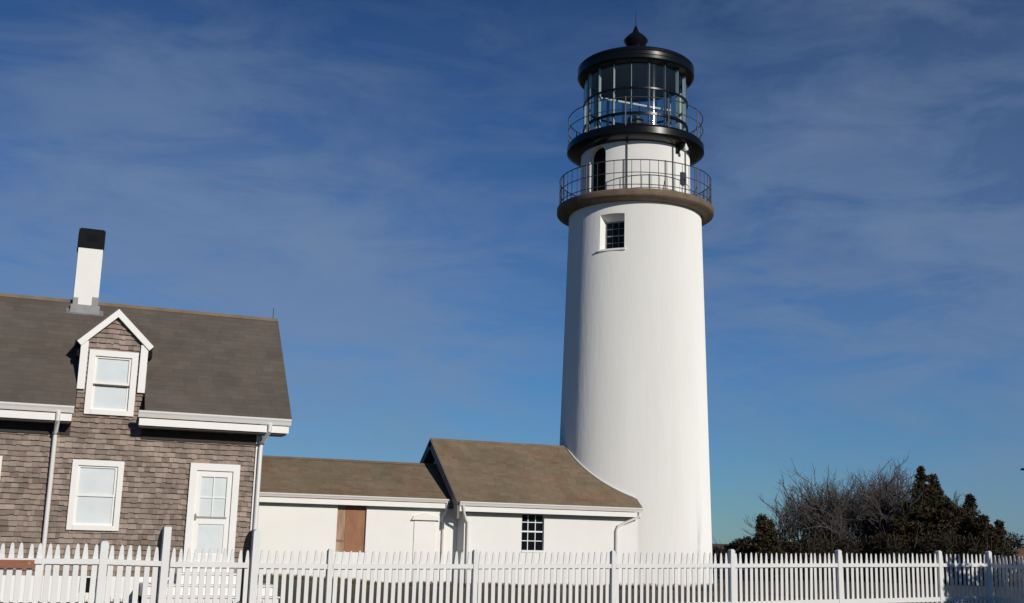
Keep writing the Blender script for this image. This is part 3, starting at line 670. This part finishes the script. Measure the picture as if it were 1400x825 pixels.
# ------------------------------------------------------------------ vegetation
def clump_mesh(mb, c, rx, ry, rz, nn, size, up=.3):
    for _ in range(nn):
        while True:
            p = Vector((random.uniform(-1, 1), random.uniform(-1, 1), random.uniform(-1, 1)))
            if .25 < p.length < 1: break
        o = Vector(c)+Vector((p.x*rx, p.y*ry, p.z*rz))
        d = (Vector((p.x, p.y, p.z*.6))+Vector((random.gauss(0, .5), random.gauss(0, .5), up+random.gauss(0, .4)))).normalized()
        a = d.orthogonal().normalized(); a.rotate(Matrix.Rotation(random.random()*6.3, 3, d)); s = size*random.uniform(.5, 1.3)
        mb.add([o-d*s*.2-a*s*.28, o-d*s*.2+a*s*.28, o+d*s*.5+a*s*.2, o+d*s, o+d*s*.5-a*s*.2], [(0,1,2,3,4)])
def juniper(x, y, h, rad, label, spires, dens=1, group='evergreen junipers beyond the fence'):
    t_ = thing('juniper_tree', label, 'tree', (x, y, -.02), group)
    part('trunk', MB().tube([(x, y, -.1), (x+.03, y, h*.45), (x, y, h*.85)], .13, 7, r1=.03), BARK, t_)
    mb = MB()
    for sx, sy, sh, sr in spires:
        n_ = max(5, int(sh/.32))
        for k in range(n_):
            f = (k+.3)/n_; r_ = sr*1.25*(1-f)**.7*random.uniform(.6, 1.3)+.065
            for q in range(3):
                th = random.random()*6.3; off = r_*random.uniform(.1, .9)
                clump_mesh(mb, (x+sx+math.cos(th)*off, y+sy+math.sin(th)*off, .1+f*sh), r_*.55+.05, r_*.55+.05, .22, int(dens*(80+170*r_)), .105)
    part('crown', mb, JUN, t_)
juniper(37.8, 42.97, 5.2, 1.6, 'tallest dark juniper with several pointed tips, beside the bare trees', [(0, 0, 5.2, .75), (.1, 0, 4.4, 1.35), (.5, -.1, 4.85, .6), (-.8, .2, 3.6, 1.2), (.95, 0, 4.2, 1.1), (1.4, .1, 3.9, .9), (-1.4, .1, 2.6, 1.1), (.3, -.9, 3.3, 1.4), (1.5, -.6, 3.0, 1.2)])
juniper(39.0, 41.8, 3.9, 1.1, 'middle juniper stepping down to the right of the tallest juniper', [(-.1, 0, 3.35, 1.1), (.45, 0, 3.95, .55), (-.5, .2, 3.6, .9), (.3, -.5, 2.6, 1.3), (.7, 0, 2.9, .9)])
juniper(39.45, 40.7, 3.1, 1.0, 'lowest juniper at the right end of the evergreen group', [(-.35, 0, 3.05, .6), (.0, .1, 2.6, 1.0), (.5, -.1, 2.85, .5), (.6, .2, 2.1, .9), (-.2, -.3, 2.2, 1.2)])
juniper(28.83, 42.28, 2.75, .9, 'small dark juniper standing alone just right of the lighthouse', [(-.15, 0, 2.75, .34), (.25, 0, 2.55, .40), (.05, .2, 2.2, .58), (.4, -.1, 1.8, .42)], 1.2)
def bare_tree(x, y, h, label, stems=4, lean=0, seed=1, spread=1.0, hs_=1.0):
    rng = random.Random(seed)
    t_ = thing('bare_tree', label, 'tree', (x, y, -.02), 'leafless trees beyond the fence')
    tk = MB(); tw_ = MB()
    def grow(p, d, ln, r, lvl):
        pts = [p]; cur = p; dd = d
        ns = 4 if lvl < 3 else 3
        for i in range(ns):
            dd = (dd+Vector((rng.gauss(0, .16), rng.gauss(0, .16), rng.gauss(.03, .10)))).normalized()
            cur = cur+dd*ln/ns; pts.append(cur)
        (tk if lvl < 2 else tw_).tube(pts, r, 6 if lvl < 2 else 3, r1=r*.55, cap=False)
        if lvl >= 5: return
        nb = (5, 4, 3, 3, 3)[lvl]
        for k in range(nb):
            f = rng.uniform(.35, 1) if k else 1.0
            idx = min(ns, max(1, int(round(f*ns)))); q = pts[idx]
            dv = (dd+Vector((rng.gauss(0, .55), rng.gauss(0, .55), rng.gauss(.12, .32)))*(.95 if lvl else .8)).normalized()
            grow(q, dv, ln*rng.uniform(.55, .82), max(r*.58*(1 if k else 1.1), .006), lvl+1)
    for s in range(stems):
        a = 6.283*s/stems+rng.random(); d = Vector((math.cos(a)*.5*spread+lean, math.sin(a)*.4, 1)).normalized()
        grow(Vector((x+math.cos(a)*.2, y+math.sin(a)*.2, -.1)), d, h*.36, .10, 0)
    zs = sorted(v[2] for v in tk.v+tw_.v); sc_ = h/zs[int(len(zs)*.995)]
    for m_ in (tk, tw_): m_.v = [(x+(v[0]-x)*sc_*hs_, y+(v[1]-y)*sc_*hs_, v[2]*sc_) for v in m_.v]
    part('trunk', tk, BARK, t_); part('crown', tw_, TWIG, t_)
bare_tree(34.5, 46.6, 4.2, 'lowest wide leafless tree, nearest the small lone juniper', 4, -.1, 3, 1.0)
bare_tree(36.6, 48.0, 4.9, 'grey leafless tree, second from the left in the bare thicket', 4, -.1, 5)
bare_tree(35.9, 45.46, 4.8, 'leafless tree in front middle of the bare thicket', 3, -.1, 8)
bare_tree(37.7, 46.52, 5.5, 'tallest leafless tree with a thin upright leader', 4, 0, 11, .8)
bare_tree(40.0, 48.2, 5.4, 'leafless tree just left of the tallest juniper, set furthest back', 4, .05, 14, .9)
bare_tree(38.4, 45.6, 4.9, 'leafless tree partly covered by the tallest juniper', 3, 0, 17, .9)
def shrub(x, y, h, wdt, label, m=SCRUB, name='scrub_bush', group='low scrub along the back of the yard', dens=2.2, size=.10):
    t_ = thing(name, label, 'bush', (x, y, -.02), group)
    st_ = MB()
    for k in range(7):
        a = random.random()*6.3; st_.tube([(x, y, -.05), (x+math.cos(a)*wdt*.4, y+math.sin(a)*wdt*.3, h*.5), (x+math.cos(a)*wdt*.7, y+math.sin(a)*wdt*.5, h*random.uniform(.8, 1.05))], .03, 4, r1=.006, cap=False)
    part('stem', st_, BARK, t_)
    mb = MB()
    for k in range(11):
        ox, oy, oz = random.uniform(-1, 1)*wdt*.75, random.uniform(-1, 1)*wdt*.5, random.uniform(.12, .72)*h
        clump_mesh(mb, (x+ox, y+oy, oz), wdt*.42, wdt*.4, h*.27, int(150*dens), size)
    part('crown', mb, m, t_)
for x, y, h, wd, lab in ((30.5, 43.9, 1.95, 1.1, 'low brown scrub directly right of the small lone juniper'), (31.75, 43.5, 2.35, 1.1, 'olive brown scrub under the lowest leafless tree'), (33.4, 43.6, 2.15, 1.25, 'brown scrub at the feet of the front leafless tree'),
                         (34.75, 43.1, 2.2, 1.2, 'dark scrub below the tallest leafless tree'), (35.7, 42.0, 2.5, 1.25, 'reddish brown scrub at the left foot of the tallest juniper'), (37.0, 40.4, 2.4, 1.3, 'dark brown scrub in front of the tallest juniper'), (38.3, 39.6, 2.25, 1.2, 'dark scrub in front of the lowest juniper')):
    shrub(x, y, h, wd, lab)
shrub(54.9, 53.2, 3.0, 2.0, 'distant dark bush cut by the right edge of the picture', name='distant_bush', group=None, dens=3, size=.13)
for x, y, h, wd, lab in ((49.6, 77.0, 2.1, 2.8, 'distant low dark brush right beside the tower edge'), (52.4, 74.6, 2.2, 2.6, 'distant low dark brush behind the small lone juniper')):
    shrub(x, y, h, wd, lab, name='distant_bush', group=None, size=.25, dens=3)
# trees standing outside the picture on the right that shade the fence corner and the tower foot
def shade_bush(x, y, h, wdt, label):
    shrub(x, y, h, wdt, label, m=JUN, name='yard_bush', group=None, dens=2.0, size=.2)
shade_bush(21.9, 15.7, 4.0, 1.15, 'round evergreen bush outside the right fence return')
bare_tree(25.6, 14.3, 9.3, 'leafless tree outside the right fence return', 2, 0, 23, .6, .28)
# dry grass along the walls and fence
mb = MB()
def blade(x, y, h):
    z = gz(x, y)-.01; a = random.random()*6.3; dx, dy = math.cos(a), math.sin(a); wv = .006+.006*random.random(); l = random.uniform(.1, .5)*h
    mb.add([(x-dy*wv, y+dx*wv, z), (x+dy*wv, y-dx*wv, z), (x+dx*l*.4+dy*wv*.6, y+dy*l*.4-dx*wv*.6, z+h*.65), (x+dx*l, y+dy*l, z+h)], [(0,1,2,3)])
for _ in range(9000):
    x = random.uniform(4.8, 18.3); y = (LY if x < 12.2 else NY)-abs(random.gauss(.05, .35)); c_ = .5+.5*math.sin(x*2.3)*math.sin(x*.7+1)
    blade(x, y, random.uniform(.04, .13)+.10*c_*random.random())
for _ in range(2500):
    a = random.uniform(R(180), R(330)); rr = 2.72+abs(random.gauss(.03, .3)); blade(TX+rr*math.cos(a), TY+rr*math.sin(a), random.uniform(.06, .24))
for _ in range(12000):
    s = random.uniform(-1, 21); p = fp(s, -abs(random.gauss(.4, 2.2))); blade(p.x, p.y, random.uniform(.05, .2))
tag(mb.build('grass', GRASSM), 'dry brown winter grass along the walls and behind the fence', 'grass', kind='stuff')
# bird at the right edge
br = thing('bird', 'small dark bird flying in the sky at the right edge', 'bird', (47.1, 46.1, 5.6))
bx, by, bz = 47.28, 46.0, 5.62
mb = MB().tube([(bx+.25, by+.1, bz-.02), (bx+.16, by+.06, bz), (bx, by, bz), (bx-.12, by-.05, bz+.02), (bx-.17, by-.07, bz+.03)], .05, 8); part('body', mb, BIRDM, br)
for sg_ in (-1, 1):
    o = Vector((bx, by, bz+.02)); v = Vector((-.35, .93, 0))*sg_; mb = MB()
    mb.add([o+Vector((-.08, -.03, 0)), o+Vector((.09, .04, 0)), o+v*.22+Vector((.07, .03, .14)), o+v*.42+Vector((.1, .04, .06)), o+v*.2+Vector((-.07, -.03, .14)),
            o+Vector((-.08, -.03, .02)), o+Vector((.09, .04, .02)), o+v*.22+Vector((.07, .03, .155)), o+v*.42+Vector((.1, .04, .065)), o+v*.2+Vector((-.07, -.03, .155))], [(4,3,2,1,0), (5,6,7,8,9), (0,1,6,5), (1,2,7,6), (2,3,8,7), (3,4,9,8), (4,0,5,9)])
    part('wing', mb, BIRDM, br)
